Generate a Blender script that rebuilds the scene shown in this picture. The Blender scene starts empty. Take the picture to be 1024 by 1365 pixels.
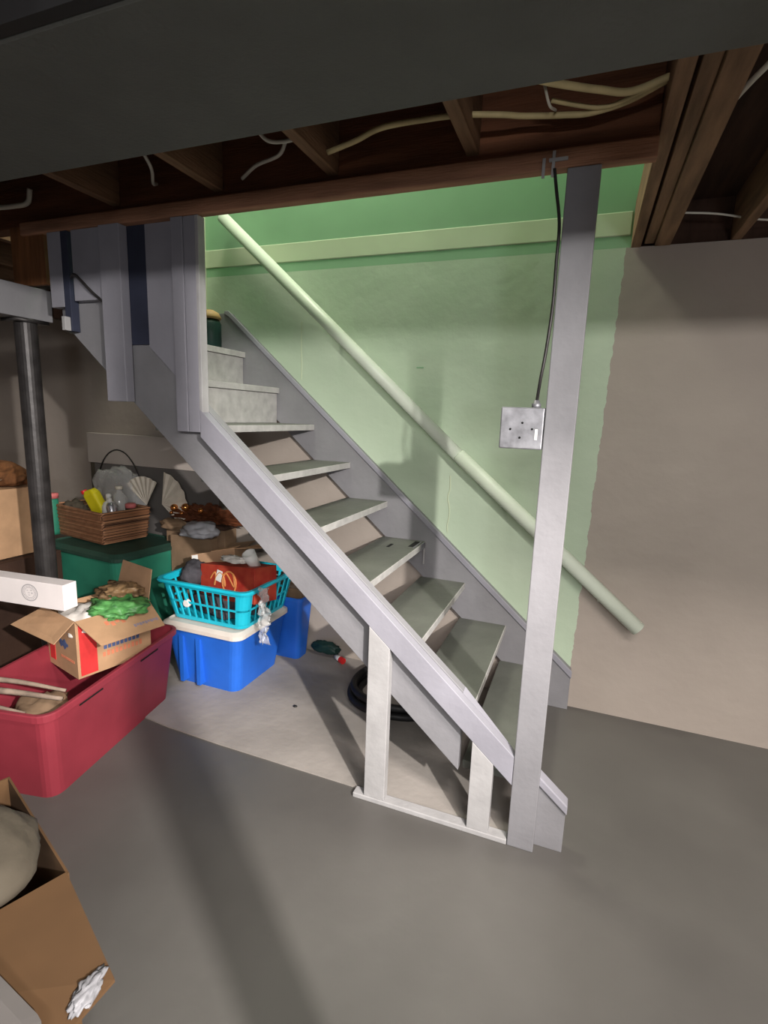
import bpy, bmesh, math, random
from mathutils import Vector, Matrix, noise
random.seed(7)
PI = math.pi
S = bpy.context.scene
COL = S.collection

# ------------------------------------------------------------------ camera
def make_camera():
    f, yaw, pitch, roll = 694.24, 0.3609, -0.1828, 0.0362
    ca, sa = math.cos(yaw), math.sin(yaw)
    F = Vector((-sa*math.cos(pitch), ca*math.cos(pitch), math.sin(pitch)))
    R = Vector((ca, sa, 0)); U = R.cross(F)
    R2 = R*math.cos(roll)+U*math.sin(roll); U2 = -R*math.sin(roll)+U*math.cos(roll)
    cam = bpy.data.cameras.new('camera'); o = bpy.data.objects.new('camera', cam); COL.objects.link(o)
    cam.sensor_fit = 'HORIZONTAL'; cam.sensor_width = 36; cam.lens = f/1024*36
    cam.clip_start = 0.02
    m = Matrix((R2, U2, -F)).transposed().to_4x4(); m.translation = Vector((0.2002, -1.6617, 1.4726))
    o.matrix_world = m
    S.camera = o
make_camera()

# ------------------------------------------------------------------ light, exposure
S.view_settings.view_transform = 'Standard'; S.view_settings.look = 'None'
S.view_settings.gamma = 1; S.view_settings.use_curve_mapping = False
S.view_settings.exposure = 0.0
wd = bpy.data.worlds.new('world'); S.world = wd; wd.use_nodes = True
wd.node_tree.nodes['Background'].inputs[0].default_value = (0.5, 0.5, 0.5, 1)
wd.node_tree.nodes['Background'].inputs[1].default_value = 0.02

def lamp(name, kind, loc, energy, color, target=None, **kw):
    l = bpy.data.lights.new(name, kind); l.energy = energy; l.color = color
    for k, v in kw.items(): setattr(l, k, v)
    o = bpy.data.objects.new(name, l); COL.objects.link(o); o.location = loc
    if target is not None:
        o.rotation_euler = (Vector(target)-Vector(loc)).to_track_quat('-Z', 'Y').to_euler()
    return o
# bare bulb at joist height to the right, a ceiling tube behind, a shaded bulb just this side of the girder, and the stairwell light upstairs
lamp('ceiling_bulb', 'SPOT', (1.69, -2.22, 2.17), 900, (1, .95, .90), (-1.9, .42, .12), spot_size=math.radians(58), spot_blend=1, shadow_soft_size=.035)
lamp('ceiling_tube', 'AREA', (1.3, -3.1, 2.20), 92, (1, .965, .92), (1.2, -2.2, 1.2), shape='RECTANGLE', size=2.4, size_y=.12)
lamp('girder_bulb', 'AREA', (.95, -1.18, 2.19), 92, (1, .92, .86), (.95, .9, 1.3), shape='RECTANGLE', size=1.1, size_y=.06)
lamp('low_fill', 'POINT', (1.1, -3.3, 1.42), 62, (.93, .96, 1), shadow_soft_size=.12)  # added unseen fill that lifts the upper wall, header and joists
lamp('stairwell_light', 'AREA', (-1.4, .6, 4.3), 60, (1, .97, .82), (-1.3, .7, 2.0), size=.6)

# ------------------------------------------------------------------ materials
def mat(name, col, rough=.7, var=.12, scale=6, bump=.0, bscale=60, metal=0, spec=.3, col2=None, stretch=None, emit=None, alpha=None, trans=0):
    m = bpy.data.materials.new(name); m.use_nodes = True
    nt = m.node_tree; b = nt.nodes['Principled BSDF']
    b.inputs['Roughness'].default_value = rough; b.inputs['Metallic'].default_value = metal
    b.inputs['Specular IOR Level'].default_value = spec
    tc = nt.nodes.new('ShaderNodeTexCoord'); mp = nt.nodes.new('ShaderNodeMapping')
    nt.links.new(tc.outputs['Object'], mp.inputs[0])
    if stretch: mp.inputs['Scale'].default_value = stretch
    n = nt.nodes.new('ShaderNodeTexNoise'); n.inputs['Scale'].default_value = scale; n.inputs['Detail'].default_value = 6
    nt.links.new(mp.outputs[0], n.inputs['Vector'])
    r = nt.nodes.new('ShaderNodeValToRGB'); nt.links.new(n.outputs['Fac'], r.inputs[0])
    c2 = col2 or tuple(min(1, c*(1+var)) for c in col); c1 = tuple(c*(1-var) for c in col)
    r.color_ramp.elements[0].position = .3; r.color_ramp.elements[1].position = .7
    r.color_ramp.elements[0].color = (*c1, 1); r.color_ramp.elements[1].color = (*c2, 1)
    nt.links.new(r.outputs[0], b.inputs['Base Color'])
    if bump:
        n2 = nt.nodes.new('ShaderNodeTexNoise'); n2.inputs['Scale'].default_value = bscale; n2.inputs['Detail'].default_value = 4
        nt.links.new(mp.outputs[0], n2.inputs['Vector'])
        bp = nt.nodes.new('ShaderNodeBump'); bp.inputs['Strength'].default_value = bump; bp.inputs['Distance'].default_value = .01
        nt.links.new(n2.outputs['Fac'], bp.inputs['Height']); nt.links.new(bp.outputs[0], b.inputs['Normal'])
    if trans:
        b.inputs['Transmission Weight'].default_value = trans; b.inputs['IOR'].default_value = 1.2
    if alpha is not None: b.inputs['Alpha'].default_value = alpha
    return m
M = {}
M['paint'] = mat('grey_stair_paint', (.205, .202, .215), .55, .10, 5, .15, 40)
M['paint_lav'] = mat('lavender_grey_paint', (.255, .25, .285), .5, .12, 4, .12, 40)
M['tread'] = mat('worn_tread_paint', (.11, .115, .100), .45, .18, 4, .2, 30)
M['nosing'] = mat('pale_lit_front', (.40, .39, .38), .6, .15, 20, .2, 50)  # pale colour holds the light on tread fronts; risers share it
M['white_wood'] = mat('white_painted_wood', (.34, .333, .335), .55, .10, 10, .15, 50)
M['joist'] = mat('old_joist_wood', (.20, .115, .065), .75, .45, 3, .4, 25, stretch=(9, .8, 9))
M['header'] = mat('old_header_wood', (.15, .06, .03), .75, .4, 3, .4, 25, stretch=(.8, 9, 9))
M['ledger'] = mat('reddish_ledger_wood', (.30, .15, .09), .75, .4, 3, .4, 25, stretch=(.8, 9, 9))
M['subfloor'] = mat('dark_subfloor_boards', (.045, .022, .014), .85, .4, 3, .3, 25, stretch=(9, 1, 1))
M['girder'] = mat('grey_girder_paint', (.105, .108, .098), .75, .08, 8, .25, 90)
M['rail'] = mat('pale_mint_rail_paint', (.60, .66, .56), .4, .05, 8)
M['metal'] = mat('galvanised_steel', (.26, .26, .28), .5, .3, 25, .1, 40, metal=.6)
M['dark_metal'] = mat('dark_steel_paint', (.035, .032, .032), .4, .4, 14, .1, 30, metal=.3)
M['black'] = mat('black_rubber', (.012, .012, .013), .5, .3)
M['hole'] = mat('dark_hole', (.006, .006, .006), .9, .1)
M['yellow_cable'] = mat('yellowed_cable_sheath', (.62, .52, .28), .5, .2, 12)
M['white_cable'] = mat('white_cable_sheath', (.62, .60, .53), .5, .1, 12)
M['red_bin'] = mat('maroon_plastic', (.25, .03, .045), .5, .12, 6, .04, 80, spec=.35)
M['blue_bin'] = mat('blue_plastic', (.018, .13, .60), .45, .12, 6, .04, 80, spec=.4)
M['green_bin'] = mat('green_plastic', (.03, .21, .135), .45, .15, 6, .04, 80)
M['green_lid'] = mat('dark_green_lid_plastic', (.02, .055, .04), .6, .3, 8)
M['lid'] = mat('cream_lid_plastic', (.66, .60, .54), .5, .06, 8)
M['turq'] = mat('turquoise_plastic', (.012, .50, .66), .4, .08, 8, spec=.4)
M['card'] = mat('brown_cardboard', (.44, .265, .15), .85, .10, 12, .1, 60)
M['card_in'] = mat('cardboard_inner', (.36, .22, .13), .85, .12, 12, .1, 60)
M['card_dark'] = mat('dark_brown_cardboard', (.20, .13, .08), .85, .2, 10, .1, 60)
M['white_card'] = mat('white_card', (.80, .74, .73), .7, .04, 10)
M['print_grey'] = mat('grey_print', (.42, .40, .41), .8, .1)
M['print_red'] = mat('red_print', (.60, .035, .035), .7, .15, 14)
M['print_orange'] = mat('faded_red_print', (.60, .20, .11), .8, .15, 20)
M['print_blue'] = mat('blue_print', (.075, .11, .24), .8, .2, 14)
M['print_lblue'] = mat('faded_blue_print', (.26, .22, .28), .8, .2, 14)
M['red_box'] = mat('red_carton_print', (.38, .02, .015), .6, .22, 12, col2=(.42, .06, .03))
M['yellow_print'] = mat('ochre_print', (.58, .22, .07), .6, .2, 14)
M['white_plastic'] = mat('white_plastic', (.78, .77, .75), .4, .05)
M['grey_cloth'] = mat('grey_cloth', (.055, .052, .06), .9, .4, 12, .4, 60)
M['cloth_white'] = mat('white_cloth', (.70, .66, .62), .9, .1, 12, .3, 40)
M['green_bag'] = mat('green_printed_bag', (.03, .16, .05), .4, .6, 22, .3, 30, col2=(.14, .42, .12))
M['brown_bag'] = mat('brown_printed_bag', (.05, .028, .02), .4, .6, 22, .3, 30, col2=(.32, .20, .10))
M['yellow'] = mat('yellow_plastic', (.80, .70, .02), .4, .08)
M['pink'] = mat('pink_plastic', (.60, .16, .16), .5, .1)
M['silver'] = mat('silver_can', (.62, .62, .68), .25, .1, metal=.8)
M['copper'] = mat('copper_foil', (.75, .30, .09), .22, .3, 30, metal=.9)
M['brown_leaf'] = mat('rust_brown_foil', (.10, .032, .014), .5, .6, 26, .5, 40)
M['clear'] = mat('clear_plastic_film', (.8, .8, .8), .15, .05, 8, .3, 14, alpha=.32, spec=.8)
M['milky'] = mat('milky_plastic', (.70, .64, .55), .4, .12, 10, .3, 30)
M['stick'] = mat('pale_bark', (.24, .18, .14), .85, .4, 16, .4, 30)
M['red'] = mat('red_plastic', (.75, .03, .03), .4, .05)
M['dkgreen'] = mat('dark_green_plastic', (.01, .035, .03), .5, .3)
M['tan'] = mat('tan_plastic', (.42, .27, .12), .6, .2)
M['orange_wood'] = mat('bare_brown_board', (.15, .06, .022), .75, .4, 4, .3, 25, stretch=(8, 8, .8))
M['fg_card'] = mat('shaded_cardboard_near', (.10, .052, .022), .9, .2, 3)  # tan darkened to hold the shade lying over the near box
M['shade_navy'] = mat('painted_shade_navy', (.028, .032, .055), .7, .2, 8)  # shade colour for the partition's gap and stud side
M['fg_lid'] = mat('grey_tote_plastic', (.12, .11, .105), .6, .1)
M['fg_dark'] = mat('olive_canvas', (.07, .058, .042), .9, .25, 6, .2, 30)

def wicker_mat():
    m = bpy.data.materials.new('woven_wicker'); m.use_nodes = True; nt = m.node_tree; b = nt.nodes['Principled BSDF']
    tc = nt.nodes.new('ShaderNodeTexCoord')
    br = nt.nodes.new('ShaderNodeTexBrick'); br.inputs['Scale'].default_value = 22
    mp = nt.nodes.new('ShaderNodeMapping'); mp.inputs['Rotation'].default_value = (PI/2, 0, .8)
    nt.links.new(tc.outputs['Object'], mp.inputs[0]); nt.links.new(mp.outputs[0], br.inputs['Vector'])
    br.inputs['Color1'].default_value = (.26, .11, .05, 1); br.inputs['Color2'].default_value = (.42, .21, .11, 1)
    br.inputs['Mortar'].default_value = (.05, .02, .01, 1); br.inputs['Mortar Size'].default_value = .03
    nt.links.new(br.outputs['Color'], b.inputs['Base Color']); b.inputs['Roughness'].default_value = .6
    bp = nt.nodes.new('ShaderNodeBump'); bp.inputs['Distance'].default_value = .01
    nt.links.new(br.outputs['Fac'], bp.inputs['Height']); bp.invert = True; nt.links.new(bp.outputs[0], b.inputs['Normal'])
    return m
M['wicker'] = wicker_mat()

def nodes_math(nt, op, a, b=None, clamp=False):
    n = nt.nodes.new('ShaderNodeMath'); n.operation = op; n.use_clamp = clamp
    for i, v in enumerate((a, b)):
        if v is None: continue
        if isinstance(v, (int, float)): n.inputs[i].default_value = v
        else: nt.links.new(v, n.inputs[i])
    return n.outputs[0]

def wall_mat():
    # concrete wall: cream paint, mint green paint above the stairs with an uneven painted edge
    m = bpy.data.materials.new('painted_foundation_wall'); m.use_nodes = True; nt = m.node_tree; b = nt.nodes['Principled BSDF']
    tc = nt.nodes.new('ShaderNodeTexCoord'); sx = nt.nodes.new('ShaderNodeSeparateXYZ'); nt.links.new(tc.outputs['Object'], sx.inputs[0])
    X, Z = sx.outputs['X'], sx.outputs['Z']
    n1 = nt.nodes.new('ShaderNodeTexNoise'); n1.inputs['Scale'].default_value = 18; n1.inputs['Detail'].default_value = 5; nt.links.new(tc.outputs['Object'], n1.inputs['Vector'])
    n2 = nt.nodes.new('ShaderNodeTexNoise'); n2.inputs['Scale'].default_value = 2.2; n2.inputs['Detail'].default_value = 6; nt.links.new(tc.outputs['Object'], n2.inputs['Vector'])
    wob = nodes_math(nt, 'MULTIPLY', nodes_math(nt, 'SUBTRACT', n1.outputs['Fac'], .5), .03)
    edge = nodes_math(nt, 'ADD', nodes_math(nt, 'MULTIPLY', Z, .0206), .2397)
    mx = nodes_math(nt, 'LESS_THAN', nodes_math(nt, 'ADD', X, wob), edge)
    mz = nodes_math(nt, 'GREATER_THAN', nodes_math(nt, 'ADD', Z, nodes_math(nt, 'MULTIPLY', X, .878)), .30)
    g = nodes_math(nt, 'MULTIPLY', mx, mz)
    def ramp(c1, c2, src):
        r = nt.nodes.new('ShaderNodeValToRGB'); r.color_ramp.elements[0].position = .3; r.color_ramp.elements[1].position = .7
        r.color_ramp.elements[0].color = (*c1, 1); r.color_ramp.elements[1].color = (*c2, 1); nt.links.new(src, r.inputs[0]); return r.outputs[0]
    cream = ramp((.33, .285, .25), (.38, .33, .29), n2.outputs['Fac'])
    green = ramp((.415, .51, .38), (.47, .555, .43), n2.outputs['Fac'])
    mixn = nt.nodes.new('ShaderNodeMix'); mixn.data_type = 'RGBA'
    nt.links.new(g, mixn.inputs[0]); nt.links.new(cream, mixn.inputs[6]); nt.links.new(green, mixn.inputs[7])
    nt.links.new(mixn.outputs[2], b.inputs['Base Color'])
    b.inputs['Roughness'].default_value = .6; b.inputs['Specular IOR Level'].default_value = .25
    n3 = nt.nodes.new('ShaderNodeTexNoise'); n3.inputs['Scale'].default_value = 9; n3.inputs['Detail'].default_value = 8; nt.links.new(tc.outputs['Object'], n3.inputs['Vector'])
    bp = nt.nodes.new('ShaderNodeBump'); bp.inputs['Strength'].default_value = .25; bp.inputs['Distance'].default_value = .02
    nt.links.new(n3.outputs['Fac'], bp.inputs['Height']); nt.links.new(bp.outputs[0], b.inputs['Normal'])
    return m
M['wall'] = wall_mat()
M['mint'] = mat('shaded_mint_paint', (.25, .42, .26), .6, .06, 2.5, .1, 12)  # deeper green carries the header's shade on the upper stairwell wall
M['mint_pale'] = mat('pale_mint_trim_paint', (.50, .56, .40), .6, .05, 4)
M['cream'] = mat('cream_wall_paint', (.42, .37, .34), .7, .08, 2.5, .25, 12)

def floor_mat():
    m = bpy.data.materials.new('painted_concrete_floor'); m.use_nodes = True; nt = m.node_tree; b = nt.nodes['Principled BSDF']
    tc = nt.nodes.new('ShaderNodeTexCoord')
    n1 = nt.nodes.new('ShaderNodeTexNoise'); n1.inputs['Scale'].default_value = 1.4; n1.inputs['Detail'].default_value = 8; nt.links.new(tc.outputs['Object'], n1.inputs['Vector'])
    r = nt.nodes.new('ShaderNodeValToRGB'); r.color_ramp.elements[0].position = .3; r.color_ramp.elements[1].position = .72
    r.color_ramp.elements[0].color = (.080, .075, .070, 1); r.color_ramp.elements[1].color = (.112, .106, .098, 1)
    nt.links.new(n1.outputs['Fac'], r.inputs[0]); nt.links.new(r.outputs[0], b.inputs['Base Color'])
    b.inputs['Roughness'].default_value = .42; b.inputs['Specular IOR Level'].default_value = .35
    n3 = nt.nodes.new('ShaderNodeTexNoise'); n3.inputs['Scale'].default_value = 14; n3.inputs['Detail'].default_value = 8; nt.links.new(tc.outputs['Object'], n3.inputs['Vector'])
    bp = nt.nodes.new('ShaderNodeBump'); bp.inputs['Strength'].default_value = .18; bp.inputs['Distance'].default_value = .01
    nt.links.new(n3.outputs['Fac'], bp.inputs['Height']); nt.links.new(bp.outputs[0], b.inputs['Normal'])
    return m
M['floor'] = floor_mat()
M['slab'] = mat('bare_pale_concrete', (.29, .265, .243), .7, .14, 3, .3, 20)

# ------------------------------------------------------------------ helpers
def link(name, bm, m, parent=None, smooth=False, bevel=0):
    bmesh.ops.recalc_face_normals(bm, faces=bm.faces)
    me = bpy.data.meshes.new(name); bm.to_mesh(me); bm.free()
    for mm in (m if isinstance(m, (list, tuple)) else [m]): me.materials.append(mm)
    if smooth:
        for p in me.polygons: p.use_smooth = True
    o = bpy.data.objects.new(name, me); COL.objects.link(o)
    if parent: o.parent = parent
    if bevel:
        b = o.modifiers.new('bevel', 'BEVEL'); b.width = bevel; b.segments = 2; b.limit_method = 'ANGLE'; b.angle_limit = .7
    return o
def empty(name, loc=(0, 0, 0), rz=0):
    o = bpy.data.objects.new(name, None); COL.objects.link(o); o.location = loc; o.rotation_euler = (0, 0, rz); o.empty_display_size = .1
    return o
def tag(o, label=None, cat=None, group=None, kind=None):
    if label: o['label'] = label
    if cat: o['category'] = cat
    if group: o['group'] = group
    if kind: o['kind'] = kind
    return o
def struct(name, bm, m, parent=None, **k):
    o = link(name, bm, m, parent, **k)
    if not parent: o['kind'] = 'structure'
    return o
def box(x0, x1, y0, y1, z0, z1, bm=None, mtx=None):
    bm = bm or bmesh.new()
    v = [bm.verts.new((x, y, z)) for x in (x0, x1) for y in (y0, y1) for z in (z0, z1)]
    if mtx is not None:
        for q in v: q.co = mtx @ q.co
    for f in ((0, 1, 3, 2), (4, 6, 7, 5), (0, 4, 5, 1), (2, 3, 7, 6), (0, 2, 6, 4), (1, 5, 7, 3)):
        bm.faces.new([v[i] for i in f])
    return bm
def prism(pts, y0, y1, bm=None):      # polygon in x-z extruded along y
    bm = bm or bmesh.new()
    a = [bm.verts.new((x, y0, z)) for x, z in pts]; b = [bm.verts.new((x, y1, z)) for x, z in pts]
    bm.faces.new(a); bm.faces.new(b[::-1]); n = len(pts)
    for i in range(n): bm.faces.new((a[i], a[(i+1) % n], b[(i+1) % n], b[i]))
    return bm
def tube(pts, r, bm=None, seg=12, closed=False, r1=None):
    bm = bm or bmesh.new(); pts = [Vector(p) for p in pts]; n = len(pts); rings = []
    up = Vector((0, 0, 1))
    for i, p in enumerate(pts):
        if closed: t = pts[(i+1) % n]-pts[i-1]
        else: t = pts[min(i+1, n-1)]-pts[max(i-1, 0)]
        t.normalize()
        if abs(t.dot(up)) > .95: up = Vector((1, 0, 0)) if abs(t.x) < .9 else Vector((0, 1, 0))
        a = t.cross(up).normalized(); b = a.cross(t).normalized(); up = b
        rr = r if r1 is None else r+(r1-r)*i/(n-1)
        rings.append([bm.verts.new(p+(a*math.cos(2*PI*k/seg)+b*math.sin(2*PI*k/seg))*rr) for k in range(seg)])
    for i in range(n if closed else n-1):
        A, B = rings[i], rings[(i+1) % n]
        for k in range(seg): bm.faces.new((A[k], A[(k+1) % seg], B[(k+1) % seg], B[k]))
    if not closed: bm.faces.new(rings[0]); bm.faces.new(rings[-1][::-1])
    return bm
def spline(pts, n=8):
    P = [Vector(p) for p in pts]; P = [2*P[0]-P[1]]+P+[2*P[-1]-P[-2]]; out = []
    for i in range(1, len(P)-2):
        for k in range(n):
            t = k/n; a, b, c, d = P[i-1:i+3]
            out.append(.5*((2*b)+(c-a)*t+(2*a-5*b+4*c-d)*t*t+(3*b-a-3*c+d)*t**3))
    out.append(P[-2]); return out
def lathe(prof, bm=None, seg=20, c=(0, 0, 0), mtx=None):
    bm = bm or bmesh.new(); c = Vector(c); rings = []
    for r, z in prof:
        ring = [Vector((max(r, 1e-4)*math.cos(2*PI*k/seg), max(r, 1e-4)*math.sin(2*PI*k/seg), z)) for k in range(seg)]
        if mtx is not None: ring = [mtx @ q for q in ring]
        rings.append([bm.verts.new(q+c) for q in ring])
    for A, B in zip(rings, rings[1:]):
        for k in range(seg): bm.faces.new((A[k], A[(k+1) % seg], B[(k+1) % seg], B[k]))
    bm.faces.new(rings[0][::-1]); bm.faces.new(rings[-1])
    return bm
def rrect(w, d, r, k=5):
    pts = []
    for cx, cy, a0 in ((w/2-r, d/2-r, 0), (-w/2+r, d/2-r, 90), (-w/2+r, -d/2+r, 180), (w/2-r, -d/2+r, 270)):
        for i in range(k+1):
            a = math.radians(a0+90*i/k); pts.append((cx+r*math.cos(a), cy+r*math.sin(a)))
    return pts
def loft(loops, bm=None, cap0=True, cap1=True):   # loops = list of lists of 3d points
    bm = bm or bmesh.new(); R = [[bm.verts.new(p) for p in l] for l in loops]; n = len(R[0])
    for A, B in zip(R, R[1:]):
        for k in range(n): bm.faces.new((A[k], A[(k+1) % n], B[(k+1) % n], B[k]))
    if cap0: bm.faces.new(R[0][::-1])
    if cap1: bm.faces.new(R[-1])
    return bm
def ring(w, d, r, z): return [(x, y, z) for x, y in rrect(w, d, r)]
def tote_body(w, d, h, tw, td, r=.05, th=.004):   # w,d at bottom; tw,td at top; open
    return loft([ring(w, d, r, 0), ring(tw, td, r, h), ring(tw-2*th, td-2*th, r, h), ring(w-2*th, d-2*th, r, th)])
def tote_rim(tw, td, z0, z1, lip, r=.05):
    return loft([ring(tw, td, r, z0), ring(tw+2*lip, td+2*lip, r+lip, z0), ring(tw+2*lip, td+2*lip, r+lip, z1-.004), ring(tw+2*lip-.006, td+2*lip-.006, r+lip, z1),
                 ring(tw-.008, td-.008, r, z1), ring(tw-.008, td-.008, r, z0)], cap0=False, cap1=False)
def crumple(rx, ry, rz, amp=.25, sub=4, seed=0, freq=2.2, flat=True, bm=None, c=(0, 0, 0)):
    b2 = bmesh.new(); bmesh.ops.create_icosphere(b2, subdivisions=sub, radius=1)
    for v in b2.verts:
        n = noise.fractal(v.co*freq+Vector((seed*7.3, seed*3.1, 0)), .9, 2.1, 4)
        k = 1+amp*n; v.co = Vector((v.co.x*rx*k, v.co.y*ry*k, v.co.z*rz*k))
        if flat and v.co.z < -rz*.55: v.co.z = -rz*.55
        v.co += Vector(c)
    return b2
def face_panel(bm, o, ux, uz, nrm, u0, u1, v0, v1, t=.0015):   # a thin printed patch on a face
    o, ux, uz, nrm = map(Vector, (o, ux, uz, nrm))
    q = [o+ux*u+uz*v+nrm*k for k in (-.0005, t) for (u, v) in ((u0, v0), (u1, v0), (u1, v1), (u0, v1))]
    v = [bm.verts.new(p) for p in q]
    for f in ((0, 1, 2, 3), (7, 6, 5, 4), (0, 4, 5, 1), (1, 5, 6, 2), (2, 6, 7, 3), (3, 7, 4, 0)): bm.faces.new([v[i] for i in f])
def slab4(pts, th):                 # quad given by 4 corners, thickened along its normal
    bm = bmesh.new(); P = [Vector(p) for p in pts]; n = (P[1]-P[0]).cross(P[3]-P[0]).normalized()*th
    a = [bm.verts.new(p) for p in P]; b = [bm.verts.new(p+n) for p in P]
    bm.faces.new(a[::-1]); bm.faces.new(b)
    for i in range(4): bm.faces.new((a[i], a[(i+1) % 4], b[(i+1) % 4], b[i]))
    return bm

# ------------------------------------------------------------------ structure
YW = 1.058
struct('floor', box(-4.4, 3.4, -4.4, YW+.2, -.12, 0), M['floor'])
# bare pale concrete strip under the stairs
bm = bmesh.new()
outl = [(-1.72, .085), (-1.50, .062), (-1.2, .052), (.09, .042), (.09, YW), (-4.3, YW), (-4.3, .30), (-1.86, .22), (-1.78, .13)]
a = [bm.verts.new((x, y, .0)) for x, y in outl]; b = [bm.verts.new((x, y, .006)) for x, y in outl]
bm.faces.new(b); bm.faces.new(a[::-1])
for i in range(len(outl)): bm.faces.new((a[i], a[(i+1) % len(outl)], b[(i+1) % len(outl)], b[i]))
struct('trim_1', bm, M['slab'])
struct('wall_back', box(-4.4, 3.4, YW, YW+.2, 0, 2.25), M['wall'])
wb_ = bpy.data.objects['wall_back']
for pts in ([(-.455, 1.17), (-.452, 1.10), (-.462, 1.05), (-.450, 1.0), (-.448, .95), (-.456, .90), (-.452, .86)], [(-1.365, 1.98), (-1.368, 1.85), (-1.364, 1.75), (-1.366, 1.66)]):
    link('plaster_seam', tube(spline([(x, YW, z) for x, z in pts], 4), .0035, seg=6), M['mint_pale'], wb_)
for x, z in ((-.652, 1.729),): link('plaster_scuff', box(x-.02, x+.02, YW-.001, YW+.002, z-.004, z+.004), M['mint'], wb_, bevel=.001)
struct('wall_left', box(-4.6, -4.4, -4.4, YW+.2, 0, 2.43), M['cream'])
struct('wall_right', box(3.4, 3.6, -4.4, YW+.2, 0, 2.43), M['cream'])
struct('wall_front', box(-4.6, 3.6, -4.6, -4.4, 0, 2.43), M['cream'])
# first-floor deck with the stairwell opening
bm = box(-4.6, 3.6, -4.6, .12, 2.435, 2.47)
box(-4.6, -2.45, .12, YW+.2, 2.435, 2.47, bm); box(.345, 3.6, .12, YW+.2, 2.435, 2.47, bm)
struct('ceiling', bm, M['subfloor'])
# stairwell walls above the foundation
bm = box(-3.2, .30, YW-.004, YW+.15, 2.30, 2.40)
struct('trim_2', bm, M['mint_pale'], bevel=.004)
struct('wall_stairwell', box(-3.2, .345, YW, YW+.15, 2.25, 4.6), M['mint'])
struct('wall_stairwell_front', box(-3.2, .345, .12, .155, 2.47, 4.6), M['mint'])
struct('wall_stairwell_right', box(.348, .40, .12, YW+.15, 2.47, 4.6), M['mint'])
struct('wall_stairwell_left', box(-3.25, -3.2, .12, YW+.15, 2.435, 4.6), M['mint'])
struct('ceiling_stairwell', box(-3.25, .40, .12, YW+.15, 4.6, 4.65), M['cream'])
struct('trim_3', box(-2.16, -2.02, YW-.03, YW-.001, 1.9, 4.6), M['mint_pale'])
# sill plate on the right part of the foundation
struct('trim_4', box(.345, 3.4, YW+.04, YW+.2, 2.25, 2.435), M['subfloor'])

# ------------------------------------------------------------------ joists, girder, header
def joist(x0, x1, y0, y1, label, group=None, z0=2.245):
    o = link('floor_joist', box(0, x1-x0, 0, y1-y0, 0, 2.434-z0), M['joist'], bevel=.003)
    o.location = (x0, y0, z0); tag(o, label, 'joist', group); return o
for k, x in enumerate((-.216, -.68, -1.14, -1.63)):
    joist(x, x+.038, -4.35, .036, ['brown ceiling joist nearest the support post, left of the doubled joist', 'brown ceiling joist meeting the header above the middle of the handrail',
          'brown ceiling joist meeting the header above the upper end of the handrail', 'brown ceiling joist above the short hanging stud of the stair partition'][k])
for k, x in enumerate((-2.56, -3.02, -3.48, -3.94)):
    if k == 0: joist(x, x+.038, -4.35, YW-.002, 'brown ceiling joist at the far left edge above the black pole')
    else: joist(x, x+.038, -4.35, YW-.002, 'brown ceiling joist beyond the left edge of the stairs', 'joists left of the stairwell')
D = empty('doubled_joist', (.305, -4.35, 2.245)); tag(D, 'thick doubled brown joist along the right end of the stairwell opening', 'joist')
for (a0, a1, dz) in ((0, .040, .0), (.052, .092, .012), (.094, .157, .0)):
    link('joist_ply', box(a0, a1, 0, 5.40, dz, .19), M['joist'], D, bevel=.003)
for k, x in enumerate((.69, 1.15, 1.61, 2.07)):
    joist(x, x+.038, -4.35, YW+.03, ['brown joist over the right wall, next to the doubled joist', 'brown joist over the right wall', 'brown joist over the right wall', 'brown joist over the right wall'][k],
          None if k == 0 else 'outer joists over the right wall', z0=2.252)
H = empty('header_beam', (0, 0, 2.16)); tag(H, 'reddish brown wooden header beam over the stair opening', 'beam')
link('header_board', box(-2.5, .304, .040, .078, .055, .274), M['header'], H, bevel=.003)
link('header_board', box(-2.5, .304, .080, .118, .058, .274), M['header'], H, bevel=.003)
link('header_ledger', box(-2.12, .304, -.001, .0385, .007, .058), M['ledger'], H, bevel=.004)
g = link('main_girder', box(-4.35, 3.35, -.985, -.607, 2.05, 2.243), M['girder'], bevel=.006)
gb = link('girder_shade_board', box(-4.35, 3.35, -1.008, -.986, 2.052, 2.243), M['black']); gb.parent = g  # added black sheet, paints the near girder side as if in shade
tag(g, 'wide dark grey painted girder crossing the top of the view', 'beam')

# ------------------------------------------------------------------ staircase
ST = empty('staircase', (0, .5, 0)); tag(ST, 'grey painted open riser wooden basement staircase', 'staircase')
def part(name, bm, m, parent=None, **k):
    parent = parent or ST
    o = link(name, bm, m, parent, **k)
    if parent is ST: o.location = (0, -.5, 0)
    return o
top = lambda x: .434-.878*x
bot = lambda x: .104-.878*x
# wall side stringer
WI = 1.018
part('stringer', prism([(.248, 0), (.118, 0), (-1.95, bot(-1.95)), (-2.1, bot(-2.1)), (-2.1, 2.03), (-1.83, 2.035), (.248, top(.248))], WI, YW-.001), M['paint'], bevel=.002)
part('stringer_moulding', prism([(.252, top(.252)-.035), (.252, top(.252)+.004), (-1.83, 2.045), (-1.86, 2.045), (-1.86, 2.030), (-1.83, top(-1.83)-.028)], WI-.010, WI+.0), M['paint_lav'], bevel=.003)
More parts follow.
